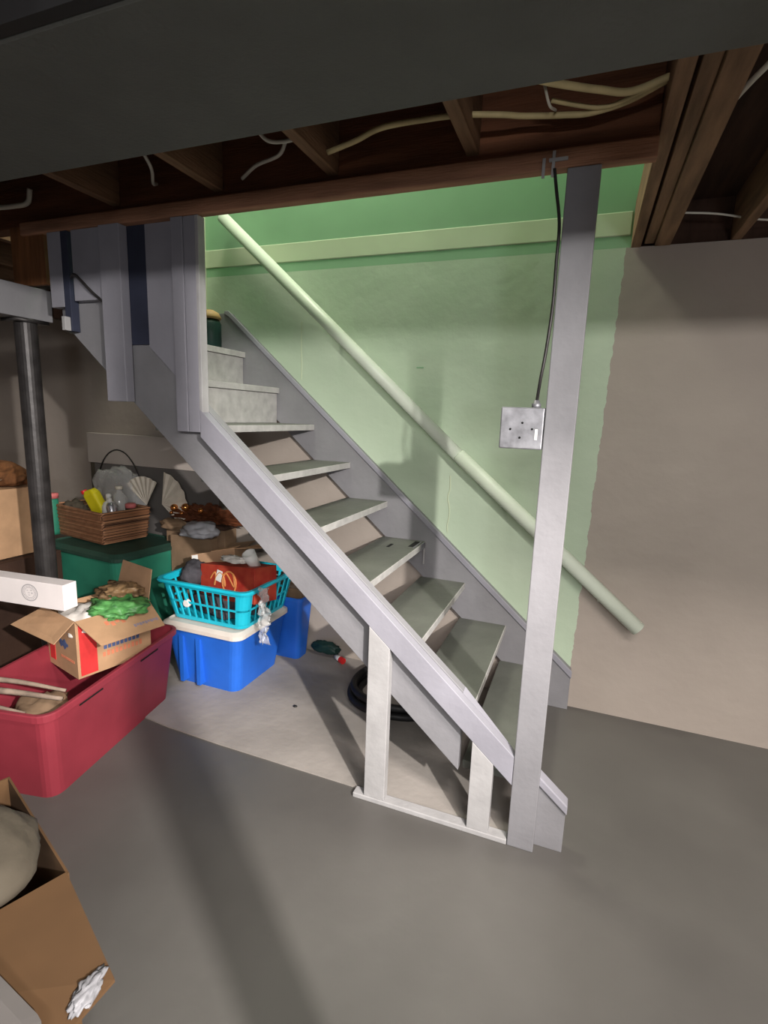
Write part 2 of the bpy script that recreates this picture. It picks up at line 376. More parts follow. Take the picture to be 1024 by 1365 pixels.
# room side stringer: upper length, cut off above the plate, and its foot behind the post
tn = lambda x: .418-.878*x
part('stringer', prism([(-.117, bot(-.117)), (-1.955, bot(-1.955)), (-1.955, tn(-1.72)), (-1.72, tn(-1.72)), (-.117, tn(-.117))], .04, .078), M['paint'], bevel=.002)
part('stringer_foot', prism([(.262, 0), (.09, 0), (.09, tn(.09)-.014), (.262, tn(.262)-.014)], .04, .078), M['paint'], bevel=.002)
part('foot_moulding', prism([(.266, tn(.262)-.034), (.266, tn(.262)), (.09, tn(.09)), (.09, tn(.09)-.034)], .030, .0795), M['paint_lav'], bevel=.004)
# outer guard board
ob = lambda x: .304-.88*x
oc = lambda x: .412-.88*x
part('guard_board', prism([(.079, ob(.079)), (-1.205, ob(-1.205)), (-1.205, oc(-1.205)), (.079, oc(.079))], 0, .0385), M['paint_lav'], bevel=.002)
bm = bmesh.new()
P = [(-.117, .039, oc(-.117)), (-.117, .078, tn(-.117)), (.07, .039, oc(.07))]
q = [bm.verts.new(p) for p in P]+[bm.verts.new((p[0], p[1], p[2]-.05)) for p in P]
bm.faces.new(q[:3]); bm.faces.new(q[3:][::-1])
for i in range(3): bm.faces.new((q[i], q[(i+1) % 3], q[3+(i+1) % 3], q[3+i]))
part('board_wedge', bm, M['paint_lav'])
# treads and risers
R_, G_ = .2012, .232
for k in range(1, 11):
    nx = .1361-G_*(k-1); z = R_*k
    y1 = WI-.001
    t = part('tread', box(nx-.252, nx-.004, .079 if k > 2 else .115, y1, z-.032, z), M['tread'], bevel=.003)
    part('nosing', box(nx-.0045, nx, .079 if k > 2 else .115, y1, z-.032, z-.001), M['nosing'], t, bevel=.0015)
    if k >= 8:
        part('riser', box(nx-.036, nx-.018, .079, y1, z-R_+.001, z-.032), M['nosing'], bevel=.001)
    if k == 4:
        pass
# torn metal edging hanging off the fifth tread
nx, z = .1361-G_*3, R_*4
part('torn_edging', box(nx+.001, nx+.005, .92, .99, z-.03, z+.004), M['metal'])
part('torn_edging', box(nx-.002, nx+.004, .985, .992, z-.12, z+.004), M['white_wood'])
part('edging_slot', box(nx-.05, nx-.02, .86, .985, z-.001, z+.0015), M['hole'])
part('edging_slot', box(nx-.15, nx-.135, .80, .87, z-.001, z+.0015), M['hole'])
part('edging_strip', box(nx-.018, nx-.012, .84, .99, z, z+.004), M['metal'])
# studs and plate under the guard board
part('stud', prism([(-.469, .02), (-.386, .02), (-.386, ob(-.386)), (-.469, ob(-.469))], 0, .0385), M['white_wood'], bevel=.002)
part('stud', prism([(-.066, .02), (.012, .02), (.012, ob(.012)), (-.066, ob(-.066))], 0, .0385), M['white_wood'], bevel=.002)
part('bottom_plate', box(-.515, .078, -.003, .0395, 0, .02), M['white_wood'], bevel=.003)

# support post
ps = link('support_post', box(0, .089, 0, .038, 0, 2.166), M['paint'], bevel=.003)
ps.location = (.080, -.001, 0); tag(ps, 'tall grey painted wooden post at the foot of the stairs', 'post')
# partition hanging beside the upper flight
PT = empty('stair_partition', (-1.6, .02, 1.4)); tag(PT, 'lavender grey stud and board partition beside the upper stairs', 'partition')
def pt(name, bm, m, **k):
    o = link(name, bm, m, PT, **k); o.location = (1.6, -.02, -1.4); return o
pt('stud', box(-1.316, -1.262, -.002, .0385, 1.383, 2.166), M['paint_lav'], bevel=.002)
pt('stud', box(-1.260, -1.207, .002, .0385, 1.383, 2.166), M['paint_lav'], bevel=.002)
pt('lit_edge_board', box(-1.2065, -1.192, .001, .0385, 1.44, 2.166), M['white_wood'], bevel=.002)  # white colour stands for the lit side face of the stud
pt('panel_board', prism([(-1.47, 2.166), (-1.317, 2.166), (-1.317, tn(-1.317)+.002), (-1.47, tn(-1.47)+.002)], .03, .0385), M['paint_lav'])
pt('stud', box(-1.665, -1.56, -.012, .0295, 1.492, 2.166), M['paint_lav'], bevel=.002)
pt('panel_board', box(-1.832, -1.666, .004, .0385, 1.895, 2.166), M['paint_lav'])
pt('gap_shade_panel', box(-1.66, -1.455, .0385-.008, .0392, 1.72, 2.166), M['shade_navy'])  # dark sheet painted as the shade inside the open gap
pt('stud', box(-1.962, -1.886, -.002, .036, 1.872, 2.166), M['paint_lav'], bevel=.002)
pt('stud', box(-1.886, -1.85, -.002, .036, 1.775, 2.166), M['shade_navy'], bevel=.002)  # dark colour stands for the stud's side face in shadow
tag(pt('stub_block', box(-1.875, -1.855, -.03, -.003, 1.775, 1.83), M['white_wood'], bevel=.002))
# dark back of the enclosed stair top
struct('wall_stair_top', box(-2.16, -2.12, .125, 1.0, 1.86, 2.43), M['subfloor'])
bb = link('bare_board', box(0, .2, 0, .02, 0, .24), M['orange_wood'], bevel=.002); bb.location = (-2.20, .012, 1.970)
tag(bb, 'bare orange brown board above the left end of the grey beam', 'board')
lb = link('landing_beam', box(0, .09, 0, 4.36, 0, .135), M['paint'], bevel=.003); lb.location = (-2.19, -4.255, 1.832)
tag(lb, 'grey painted beam under the stair landing at the left edge', 'beam')
pc = empty('steel_pole', (-2.155, .015, 0)); tag(pc, 'black round steel pole behind the maroon tote', 'pole')
link('pole_shaft', lathe([(.045, .0), (.045, 1.818)], seg=24), M['dark_metal'], pc, smooth=False)
link('pole_plate', box(-.055, .055, -.07, .07, 1.817, 1.831), M['dark_metal'], pc)
p2 = empty('steel_pole', (.62, -1.46, 0)); tag(p2, 'round steel pole to the right of the viewpoint, beside the open floor', 'pole')
link('pole_shaft', lathe([(.045, .0), (.045, 2.23)], seg=24), M['dark_metal'], p2)
link('pole_plate', box(-.07, .07, -.07, .07, 2.23, 2.245), M['dark_metal'], p2)
for pl in pc.children[0].data.polygons: pl.use_smooth = abs(pl.normal.z) < .5

# handrail
HR = empty('handrail', (.53, .98, .52)); tag(HR, 'long pale round handrail sloping along the green wall', 'handrail')
A = Vector((.525, .98, .512)); B = Vector((-.40, .98, 1.288)); C_ = Vector((-1.84, .985, 2.545)); E0 = Vector((.53, .98, .52))
Bd = (B-A).normalized()
rl = link('rail_pipe', tube([A-E0, B-E0], .036, seg=28), M['rail'], HR)
r2 = link('rail_pipe', tube([B-E0+Vector((-.001, .004, -.004)), C_-E0], .033, seg=28), M['rail'], HR)
for o in (rl, r2):
    for pl in o.data.polygons: pl.use_smooth = len(pl.vertices) == 4
for t in (.25, .80):
    p = B.lerp(A, t)-E0
    br = link('rail_bracket', tube([p+Vector((0, .0, -.03)), p+Vector((0, .04, -.055)), p+Vector((0, .074, -.055))], .008), M['rail'], HR, smooth=True)
p = B.lerp(C_, .5)-E0
link('rail_bracket', tube([p+Vector((0, .0, -.03)), p+Vector((0, .04, -.055)), p+Vector((0, .07, -.055))], .008), M['rail'], HR, smooth=True)

# junction box beside the post
JB = empty('junction_box', (.010, .02, 1.386)); tag(JB, 'square galvanised electrical box on the left side of the post', 'electrical box')
link('box_body', box(-.062, .068, -.018, .03, .0, .127), M['metal'], JB, bevel=.004)
for (u, v) in ((.005, .080), (-.030, .060), (.035, .062), (.0, .035)):
    k_ = link('knockout', lathe([(.0035, -.0005), (.0035, .0015)], seg=10, mtx=Matrix.Rotation(PI/2, 4, 'X')), M['hole'], JB); k_.location = (u, -.0185, v)
link('box_label', box(.044, .052, -.0195, -.0178, .03, .062), M['white_plastic'], JB)
cn = link('cable_clamp', lathe([(.012, 0), (.014, .004), (.014, .012), (.009, .014), (.009, .022)], seg=16), M['metal'], JB, smooth=True); cn.location = (.040, .004, .127)
PCab = link('electrical_cable', tube(spline([(.050, .024, 1.532), (.058, -.003, 1.60), (.066, -.006, 1.673), (.074, -.007, 1.80), (.073, -.007, 1.92), (.072, -.007, 2.02), (.056, -.007, 2.11), (.046, -.008, 2.165)]), .0048, seg=8), M['dark_metal'], smooth=True)
tag(PCab, 'thin dark cable running up the post edge to the header', 'cable')
st = empty('cable_clip', (.05, -.002, 2.175)); tag(st, 'pale bent strips stapled on the header above the dark cable', 'clip')
link('clip_strip', box(-.012, -.004, -.008, 0, -.03, .035), M['white_wood'], st); link('clip_strip', box(-.038, -.03, -.006, 0, -.03, .02), M['white_wood'], st)
link('clip_strip', box(-.02, .03, -.010, -.004, .008, .016), M['white_wood'], st)

def cable(pts, r, m, label, group=None, name='ceiling_cable'):
    o = link(name, tube(spline(pts), r, seg=8), M[m], smooth=True); tag(o, label, 'cable', group); return o
cable([(-.64, -.05, 2.275), (-.54, -.06, 2.29), (-.443, -.086, 2.30), (-.30, -.08, 2.305), (-.20, -.08, 2.30), (-.10, -.06, 2.295), (-.042, -.036, 2.295), (.06, -.03, 2.285), (.131, -.02, 2.285), (.22, -.02, 2.30), (.31, -.03, 2.33)], .008, 'yellow_cable', 'long yellowed cable passing through the joist and sagging toward the doubled joist')
cable([(.0, -.16, 2.31), (.06, -.13, 2.305), (.148, -.09, 2.30), (.22, -.06, 2.30), (.31, -.06, 2.32)], .009, 'yellow_cable', 'upper yellowed cable below the girder edge at the doubled joist')
cable([(.03, -.08, 2.30), (.09, -.05, 2.295), (.149, -.03, 2.29), (.20, -.03, 2.295), (.31, -.05, 2.325)], .006, 'yellow_cable', 'middle yellowed cable between two thicker ones by the doubled joist')
cable([(.01, -.12, 2.33), (.03, -.12, 2.27), (.04, -.05, 2.29)], .0035, 'white_cable', 'thin pale wire hanging across the yellowed cables')
cable([(-1.01, .02, 2.27), (-.93, -.01, 2.29), (-.83, -.03, 2.30), (-.79, -.05, 2.33)], .006, 'white_cable', 'white cable bit curving down between joists above the handrail top')
cable([(-.83, -.16, 2.32), (-.80, -.14, 2.29), (-.75, -.12, 2.29), (-.69, -.11, 2.30)], .006, 'white_cable', 'short white cable end beside the curved white cable near the girder')
cable([(-1.29, -.16, 2.33), (-1.30, -.10, 2.29), (-1.37, -.02, 2.28), (-1.40, .03, 2.30)], .006, 'white_cable', 'white cable loop hanging between joists above the stair partition')
cable([(-2.45, -.02, 2.29), (-2.25, -.02, 2.28), (-2.12, -.02, 2.275), (-2.06, -.0, 2.29), (-2.04, .0, 2.34)], .010, 'white_cable', 'thick pale cable curving at the top left corner above the bare board')
cable([(.463, .86, 2.31), (.60, .88, 2.30), (.80, 1.0, 2.30), (1.0, 1.02, 2.31)], .004, 'white_cable', 'thin wire stretched between joists above the right wall')
cable([(.455, .12, 2.30), (.50, -.05, 2.30), (.56, -.16, 2.31), (.69, -.22, 2.33)], .007, 'white_cable', 'pale cable at the top right corner beside the doubled joist')
cable([(-1.835, -.004, 1.985), (-1.80, -.02, 1.99), (-1.78, -.014, 1.975), (-1.72, -.006, 1.92), (-1.668, .014, 1.875)], .006, 'dark_metal', 'short dark cable drooping over the partition board near the black pole', name='partition_cable')

# container on the ninth step
GC = empty('step_container', (-1.86, .88, 1.811)); tag(GC, 'dark green container with tan lid standing on an upper step', 'container')
link('container_body', lathe([(.05, 0), (.062, .01), (.062, .14), (.05, .165)], seg=18), M['dkgreen'], GC, smooth=True)
link('container_lid', lathe([(.06, .165), (.064, .175), (.05, .20), (.02, .215)], seg=18), M['tan'], GC, smooth=True)

# ------------------------------------------------------------------ totes and their contents
Z0 = .006
def place(o, loc, deg): o.location = loc; o.rotation_euler = (0, 0, math.radians(deg))
# maroon tote
RB = empty('storage_tote'); place(RB, (-1.80, -.13, 0), 11)
tag(RB, 'long maroon plastic storage tote without a lid, holding an open carton', 'storage tote')
link('tote_body', tote_body(.38, .76, .365, .45, .84, .05), M['red_bin'], RB, bevel=0)
link('tote_rim', tote_rim(.45, .84, .345, .372, .012), M['red_bin'], RB)
for y0 in (-.26, .12): link('moulded_slot', box(.219, .224, y0, y0+.13, .322, .328), M['hole'], RB)

# printed carton standing in the maroon tote
CT = empty('printed_carton'); place(CT, (-1.765, -.16, .290), -14)
tag(CT, 'open printed cardboard carton standing in the maroon tote', 'carton')
w, d, h = .285, .34, .265     # local: near corner at origin, side face along +y, left face along -x
def wall_box(x0, x1, y0, y1, z0, z1): return box(x0, x1, y0, y1, z0, z1)
bm = box(-w, 0, 0, .004, 0, h); box(-w, 0, d-.004, d, 0, h, bm); box(-w, -w+.004, .004, d-.004, 0, h, bm); box(-.004, 0, .004, d-.004, 0, h, bm); box(-w+.004, -.004, .004, d-.004, 0, .004, bm)
link('carton_body', bm, M['card'], CT)
link('flap', slab4([(0, 0, h), (.155, .03, h-.075), (.155, d-.02, h-.075), (0, d, h)], .004), M['card'], CT)
link('flap', slab4([(-w, 0, h), (-w-.11, -.10, h-.085), (-.04, -.07, h-.09), (0, 0, h)], .004), M['card'], CT)
link('flap', slab4([(-w, d, h), (0, d, h), (-.01, d+.03, h+.15), (-w+.02, d+.03, h+.15)], .004), M['card_in'], CT)
bm = bmesh.new(); face_panel(bm, (0, 0, 0), (0, 1, 0), (0, 0, 1), (1, 0, 0), .012, .085, .01, .262)
link('red_stripe', bm, M['print_red'], CT)
bm = bmesh.new(); face_panel(bm, (0, 0, 0), (1, 0, 0), (0, 0, 1), (0, -1, 0), -.255, -.205, .03, .20)
link('red_stripe', bm, M['print_red'], CT)
bm = bmesh.new(); bmesh.ops.create_icosphere(bm, subdivisions=3, radius=1)
for v in bm.verts: v.co = Vector((-.115+v.co.x*.042, -.0015+v.co.y*.0012, .135+v.co.z*.018*(1+.5*math.sin(v.co.x*7))))
link('blue_emblem', bm, M['print_blue'], CT)
bm = bmesh.new()
for i in range(9): face_panel(bm, (0, 0, 0), (0, 1, 0), (0, 0, 1), (1, 0, 0), .115+i*.019, .129+i*.019, .100, .122+.004*(i % 3 == 0))
link('blue_lettering', bm, M['print_blue'], CT)
bm = bmesh.new()
for i in range(10): face_panel(bm, (0, 0, 0), (0, 1, 0), (0, 0, 1), (1, 0, 0), .11+i*.019, .122+i*.019, .066, .086+.005*(i % 2))
link('red_lettering', bm, M['print_orange'], CT); bm = bmesh.new()
for i in range(9): face_panel(bm, (0, 0, 0), (1, 0, 0), (0, 0, 1), (0, -1, 0), -.15+i*.014, -.14+i*.014, .065, .076)
link('red_lettering', bm, M['print_orange'], CT)
fu = Vector((.155, .0, -.075)).normalized(); fn = Vector((.075, 0, .155)).normalized()
bm = bmesh.new()
for i in range(9): face_panel(bm, (0, 0, h+.0035), (0, 1, 0), fu, fn, .20+i*.013, .21+i*.013, .115, .132-.004*(i % 2))
link('blue_lettering', bm, M['print_lblue'], CT)
bm = bmesh.new(); 
for i in range(4): face_panel(bm, (0, 0, h+.0035), (0, 1, 0), fu, fn, .10+i*.022, .115+i*.022, .05+.012*(i % 2), .075+.012*(i % 2))
link('faded_red_lettering', bm, M['print_orange'], CT)

def thingmesh(name, bm, m, loc, deg, label, cat, group=None, smooth=True, par=None):
    o = link(name, bm, M[m], smooth=smooth); place(o, loc, deg); tag(o, label, cat, group); return o
thingmesh('white_cloth', crumple(.15, .14, .06, .35, 4, 3, 2.0), 'cloth_white', (-1.86, .0, .50), -20, 'crumpled white cloth in the printed carton', 'cloth')
thingmesh('green_bag', crumple(.13, .12, .045, .4, 4, 5, 2.8), 'green_bag', (-1.74, .05, .565), -20, 'shiny green patterned bag on top of the white cloth', 'bag')
thingmesh('brown_bag', crumple(.10, .09, .035, .5, 4, 9, 2.8), 'brown_bag', (-1.80, .12, .605), -10, 'dark brown glossy bag behind the green patterned bag', 'bag')
WB = empty('white_box'); place(WB, (-1.965, -.15, .603), 6)
tag(WB, 'long flat white box with a round grey print, lying over the printed carton', 'box')
WBm = box(-.42, .16, -.04, .03, 0, .115)
wb = link('box_body', WBm, M['white_card'], WB, bevel=.002)
ringm = bmesh.new()
def disc_ring(bm, c, r0, r1, y, n=28, sx=1):
    a = []; b = []
    for i in range(n):
        t = 2*PI*i/n; a.append(bm.verts.new((c[0]+r0*math.cos(t)*sx, y, c[1]+r0*math.sin(t)))); b.append(bm.verts.new((c[0]+r1*math.cos(t)*sx, y, c[1]+r1*math.sin(t))))
    for i in range(n): bm.faces.new((a[i], a[(i+1) % n], b[(i+1) % n], b[i]))
disc_ring(ringm, (-.02, .062), .034, .039, -.0412, sx=1.15); disc_ring(ringm, (-.02, .062), .022, .024, -.0412, sx=1.15)
for i in range(26):
    t = 2*PI*i/26; x = -.02+.029*1.15*math.cos(t); z = .062+.029*math.sin(t); box(x-.0016, x+.0016, -.0414, -.0405, z-.0026, z+.0026, ringm)
for (x, z, a, b) in ((-.035, .07, .008, .003), (-.015, .072, .01, .003), (-.03, .06, .012, .002), (-.01, .058, .006, .006), (-.028, .05, .01, .002)): box(x, x+a, -.0414, -.0405, z, z+b, ringm)
link('round_print', ringm, M['print_grey'], WB)
link('hand_hole', box(-.235, -.205, -.0412, -.039, .04, .065), M['hole'], WB)

# branches / sticks and dark cloth in the front of the maroon tote
thingmesh('dark_cloth', crumple(.11, .13, .09, .3, 4, 12, 2.0), 'card_dark', (-1.735, -.37, .23), 0, 'dark brown crumpled cloth in the front end of the maroon tote', 'cloth')
for i, (p0, p1, r, lab) in enumerate([((-1.99, -.56, .40), (-1.60, -.36, .345), .016, 'pale stick nearest the rim of the maroon tote'), ((-2.02, -.46, .39), (-1.66, -.30, .335), .013, 'pale stick lying behind another in the maroon tote'), ((-1.93, -.60, .385), (-1.64, -.48, .34), .012, 'short thin stick at the left end of the maroon tote')]):
    P0, P1 = Vector(p0), Vector(p1); mid = (P0+P1)/2+Vector((0, 0, .012))
    o = link('wooden_stick', tube(spline([P0, mid, P1]), r, seg=8, r1=r*.5), M['stick'], smooth=True); tag(o, lab, 'stick', None)

# near blue tote with cream lid
BB = empty('storage_tote'); place(BB, (-1.585, .635, Z0), 0)
tag(BB, 'blue plastic storage tote with a cream lid under the turquoise laundry basket', 'storage tote')
link('tote_body', tote_body(.40, .40, .325, .49, .48, .05), M['blue_bin'], BB)
bm = bmesh.new()
for x in (-.13, -.02, ): 
    prism([(x, .02), (x+.022, .02), (x+.025, .28), (x-.003, .28)], -.243, -.20, bm)
tag(link('moulded_rib', bm, M['blue_bin'], BB))
link('lid', loft([ring(.50, .49, .05, .315), ring(.515, .505, .055, .315), ring(.515, .505, .055, .335), ring(.47, .46, .05, .350), ring(.45, .44, .05, .342)]), M['lid'], BB, smooth=False)
# far blue tote
B2 = empty('storage_tote'); place(B2, (-1.52, .965, Z0), 0)
tag(B2, 'second blue storage tote by the wall, partly hidden behind the near one', 'storage tote')
link('tote_body', tote_body(.46, .12, .385, .52, .16, .03), M['blue_bin'], B2)
link('tote_rim', tote_rim(.52, .16, .37, .392, .008, .03), M['blue_bin'], B2)
for i in range(3):
    o = link('folded_cardboard', box(-.16, .16, -.004, .004, -.15, .10, mtx=Matrix.Rotation(math.radians(8-6*i), 4, 'X')), M[('card_dark', 'stick', 'card_dark')[i]]); o.location = (-1.44, .945+.022*i, .34+.01*i)
    tag(o, ['front sheet of folded brown card in the far blue tote', 'middle pale sheet of folded card in the far blue tote', 'rear sheet of folded brown card in the far blue tote'][i], 'cardboard')

# turquoise laundry basket
LB = empty('laundry_basket'); place(LB, (-1.585, .665, Z0+.350), 0)
tag(LB, 'turquoise slotted laundry basket on top of the near blue tote', 'laundry basket')
def lb_pt(side, t, z, off=0):
    hgt = .215; k = z/hgt; w = .47+.09*k; d_ = .42+.08*k
    w += off; d_ += off
    L = t
    return {'f': (-w/2+w*L, -d_/2, z), 'b': (w/2-w*L, d_/2, z), 'r': (w/2, -d_/2+d_*L, z), 'l': (-w/2, d_/2-d_*L, z)}[side]
bm = bmesh.new()
def lb_ring(z, off): 
    k = z/.215; return ring(.47+.09*k+off, .42+.08*k+off, .05, z)
def band(z0, z1, th=.006):
    loft([lb_ring(z0, 0), lb_ring(z1, 0), lb_ring(z1, -th), lb_ring(z0, -th)], bm, False, False)
    L0, L1 = lb_ring(z0, 0), lb_ring(z0, -th)
for (z0, z1) in ((0, .022), (.098, .110), (.188, .215)): band(z0, z1)
link('basket_band', bm, M['turq'], LB)
bm = bmesh.new()
def strip(side, t0, t1, z0=.02, z1=.19):
    q = []
    for off in (-.001, -.010):
        for (t, z) in ((t0, z0), (t1, z0), (t1, z1), (t0, z1)): q.append(bm.verts.new(lb_pt(side, t, z, off)))
    for f in ((0, 1, 2, 3), (7, 6, 5, 4), (0, 4, 5, 1), (1, 5, 6, 2), (2, 6, 7, 3), (3, 7, 4, 0)): bm.faces.new([q[i] for i in f])
for side, n in (('f', 9), ('b', 9), ('l', 7), ('r', 7)):
    a0 = .10 if side in 'fb' else .12; a1 = 1-a0
    for i in range(n+1):
        c = a0+(a1-a0)*i/n; strip(side, c-.009, c+.009)
link('basket_slats', bm, M['turq'], LB)
bm = bmesh.new()     # solid corners
pr = rrect(1, 1, .1)
for ci in range(4):
    bm = bmesh.new()
    for zz in ((.02, .19),):
        rows = []
        for off in (0, -.006):
            for z in zz:
                rows.append([bm.verts.new(p) for p in lb_ring(z, off)[ci*6:ci*6+6]])
        for A_, B_ in ((0, 1), (1, 3), (3, 2), (2, 0)):
            for i in range(5): bm.faces.new((rows[A_][i], rows[A_][i+1], rows[B_][i+1], rows[B_][i]))
    link('basket_corner', bm, M['turq'], LB)
link('basket_base', loft([ring(.465, .415, .05, 0), ring(.465, .415, .05, .005)]), M['turq'], LB)
link('basket_rim', loft([lb_ring(.212, 0), [(x, y, .206) for x, y, z in lb_ring(.212, .036)], [(x, y, .214) for x, y, z in lb_ring(.212, .040)], [(x, y, .222) for x, y, z in lb_ring(.212, .030)], [(x, y, .222) for x, y, z in lb_ring(.212, -.004)], [(x, y, .205) for x, y, z in lb_ring(.212, -.004)]], None, False, False), M['turq'], LB)

zb = Z0+.350
o = link('dark_fabric', crumple(.21, .18, .09, .18, 4, 21, 1.8), M['grey_cloth'], smooth=True); place(o, (-1.59, .665, zb+.058), 0)
tag(o, 'black fabric bundle filling the bottom of the laundry basket', 'fabric')
o = link('dark_bag', crumple(.075, .09, .075, .25, 4, 23, 1.8), M['grey_cloth'], smooth=True); place(o, (-1.775, .60, zb+.20), 0)
tag(o, 'dark grey cloth bag bulging over the left end of the laundry basket', 'bag')
# red printed carton in the basket
RX = empty('red_carton'); place(RX, (-1.50, .60, zb+.10), -9)
tag(RX, 'red and ochre printed carton lying in the laundry basket', 'carton')
mt = Matrix.Rotation(math.radians(-7), 4, 'X') @ Matrix.Rotation(math.radians(-6), 4, 'Y')
bm = box(-.20, .20, -.07, .10, 0, .19, mtx=mt); link('carton_body', bm, M['red_box'], RX, bevel=.003)
bm = bmesh.new()
pts = []
for i in range(60):
    t = i/59; pts.append(mt @ Vector((-.12+.20*t+.02*math.sin(t*18), -.0715, .115+.035*math.sin(t*22))))
tube(pts, .0045, bm, seg=6); tube([mt @ Vector((.02+.05*math.cos(a/20*2*PI), -.0715, .10+.06*math.sin(a/20*2*PI))) for a in range(20)], .005, bm, seg=6, closed=True)
link('ochre_script', bm, M['yellow_print'], RX)
bm = box(-.105, -.065, -.0745, -.072, .085, .145, mtx=mt @ Matrix.Rotation(.25, 4, 'Y')); link('white_tag', bm, M['white_plastic'], RX)
# open brown carton leaning in basket
OC = empty('open_carton'); place(OC, (-1.69, .74, zb+.16), 14)
tag(OC, 'small open brown cardboard box leaning at the back of the laundry basket', 'carton')
mt = Matrix.Rotation(math.radians(-14), 4, 'X') @ Matrix.Rotation(math.radians(-12), 4, 'Y')
bm = box(-.14, .12, -.09, -.086, 0, .15, mtx=mt); box(-.14, .12, .086, .09, 0, .15, bm, mtx=mt); box(-.14, -.136, -.086, .086, 0, .15, bm, mtx=mt); box(.116, .12, -.086, .086, 0, .15, bm, mtx=mt); box(-.136, .116, -.086, .086, 0, .004, bm, mtx=mt)
link('carton_body', bm, M['card_in'], OC)
link('flap', slab4([mt @ Vector(p) for p in ((.12, -.09, .15), (.12, .09, .15), (.30, .10, .17), (.28, -.09, .13))], .004), M['card'], OC)
link('flap', slab4([mt @ Vector(p) for p in ((-.14, .09, .15), (.12, .09, .15), (.14, .19, .19), (-.10, .19, .20))], .004), M['card_dark'], OC)
link('flap', slab4([mt @ Vector(p) for p in ((-.02, -.09, .15), (.12, -.09, .15), (.11, .03, .165), (-.03, .03, .165))], .004), M['card'], OC)
bm = box(-.135, -.10, -.0925, -.0905, .12, .145, mtx=mt); link('white_tape', bm, M['white_plastic'], OC); bm = box(-.06, .015, -.0925, -.0905, .02, .028, mtx=mt); box(.009, .016, -.0925, -.0905, -.0, .028, bm, mtx=mt)
link('white_tape', bm, M['white_plastic'], OC)
link('cutout_hole', box(-.07, .008, -.0922, -.0902, -.0, .018, mtx=mt), M['hole'], OC)
cp = empty('white_cup'); place(cp, (-1.395, .60, zb+.335), 0); tag(cp, 'white plastic cup lying on the red printed carton', 'cup')
mt = Matrix.Rotation(math.radians(28), 4, 'X') @ Matrix.Rotation(math.radians(-8), 4, 'Y')
link('cup_body', lathe([(.028, -.05), (.033, .0), (.036, .05), (.032, .048), (.024, -.04)], seg=20, mtx=mt), M['white_plastic'], cp, smooth=True)
o = link('crumpled_paper', crumple(.075, .03, .022, .5, 4, 95, 3, c=(-1.50, .59, zb+.325)), M['cloth_white'], smooth=True)
tag(o, 'crumpled white paper strip curling beside the white cup', 'paper')
# clear film hanging from the basket
bm = bmesh.new(); nu, nv = 7, 28; gr = []
for j in range(nv+1):
    row = []
    for i in range(nu+1):
        t = j/nv; u = i/nu-.5
        n = noise.noise(Vector((u*4, t*9, 1.3)))
        row.append(bm.verts.new((-1.235+u*.06*(1+.4*n)+.02*n, .47+.03*noise.noise(Vector((u*6, t*12, 4))), .60-.30*t)))
    gr.append(row)
for j in range(nv):
    for i in range(nu): bm.faces.new((gr[j][i], gr[j][i+1], gr[j+1][i+1], gr[j+1][i]))
o = link('plastic_film', bm, M['clear'], smooth=True); so = o.modifiers.new('solid', 'SOLIDIFY'); so.thickness = .0015
tag(o, 'strip of crinkled clear plastic film hanging off the right of the laundry basket', 'plastic film')
o = link('bottle_cap', lathe([(.022, 0), (.022, .014), (.018, .018)], seg=16, mtx=Matrix.Rotation(PI/2, 4, 'X')), M['white_plastic'], smooth=False); o.location = (-1.70, .452, zb+.095)
tag(o, 'small pale round cap seen through the front slots of the laundry basket', 'cap')

# green tote with dark lid
GB = empty('storage_tote'); place(GB, (-2.50, .735, Z0), -6)
tag(GB, 'green plastic storage tote carrying the wicker basket', 'storage tote')
link('tote_body', tote_body(.56, .42, .60, .66, .50, .06), M['green_bin'], GB)
link('lid', loft([ring(.67, .51, .06, .595), ring(.69, .53, .06, .595), ring(.69, .53, .06, .615), ring(.64, .48, .06, .635), ring(.62, .46, .06, .627)]), M['green_lid'], GB)
ZG = Z0+.636
# wicker basket
WK = empty('wicker_basket'); place(WK, (-2.68, .79, ZG), -10)
tag(WK, 'brown woven wicker basket full of bottles on the green tote', 'basket')
bm = loft([ring(.50, .30, .02, 0), ring(.55, .33, .02, .19), ring(.53, .31, .02, .19), ring(.48, .28, .02, .012)])
link('basket_body', bm, M['wicker'], WK)
link('basket_rim', tube(ring(.54, .32, .02, .19), .010, seg=8, closed=True), M['wicker'], WK)
bm = bmesh.new()
for j in range(7):       # raised horizontal weavers
    z = .015+j*.025; k = z/.19; tube(ring(.502+.05*k, .302+.03*k, .02, z), .0055, bm, seg=6, closed=True)
link('weave_band', bm, M['wicker'], WK)
def bottle(name, loc, prof, m, capprof, mc, label, cat, tilt=(0, 0)):
    e = empty(name, loc); mt = Matrix.Rotation(math.radians(tilt[0]), 4, 'X') @ Matrix.Rotation(math.radians(tilt[1]), 4, 'Y')
    link('bottle_body', lathe(prof, seg=18, mtx=mt), M[m], e, smooth=True)
    if capprof: link('bottle_cap', lathe(capprof, seg=14, mtx=mt), M[mc], e, smooth=True)
    tag(e, label, cat); return e
zi = ZG+.014
YB = empty('yellow_package', (-2.66, .74, zi+.20)); tag(YB, 'bright yellow container poking out of the wicker basket', 'container')
mt = Matrix.Rotation(math.radians(-18), 4, 'Y') @ Matrix.Rotation(math.radians(14), 4, 'X')
bm = loft([[tuple(mt @ Vector(p)) for p in ring(.10, .06, .02, -.19)], [tuple(mt @ Vector(p)) for p in ring(.105, .06, .02, .07)], [tuple(mt @ Vector(p)) for p in ring(.07, .04, .015, .10)]])
link('container_body', bm, M['yellow'], YB, bevel=.006)
c_ = link('container_cap', lathe([(.018, 0), (.018, .022)], seg=14, mtx=mt), M['red'], YB); c_.location = mt @ Vector((-.05, -.0, .085))
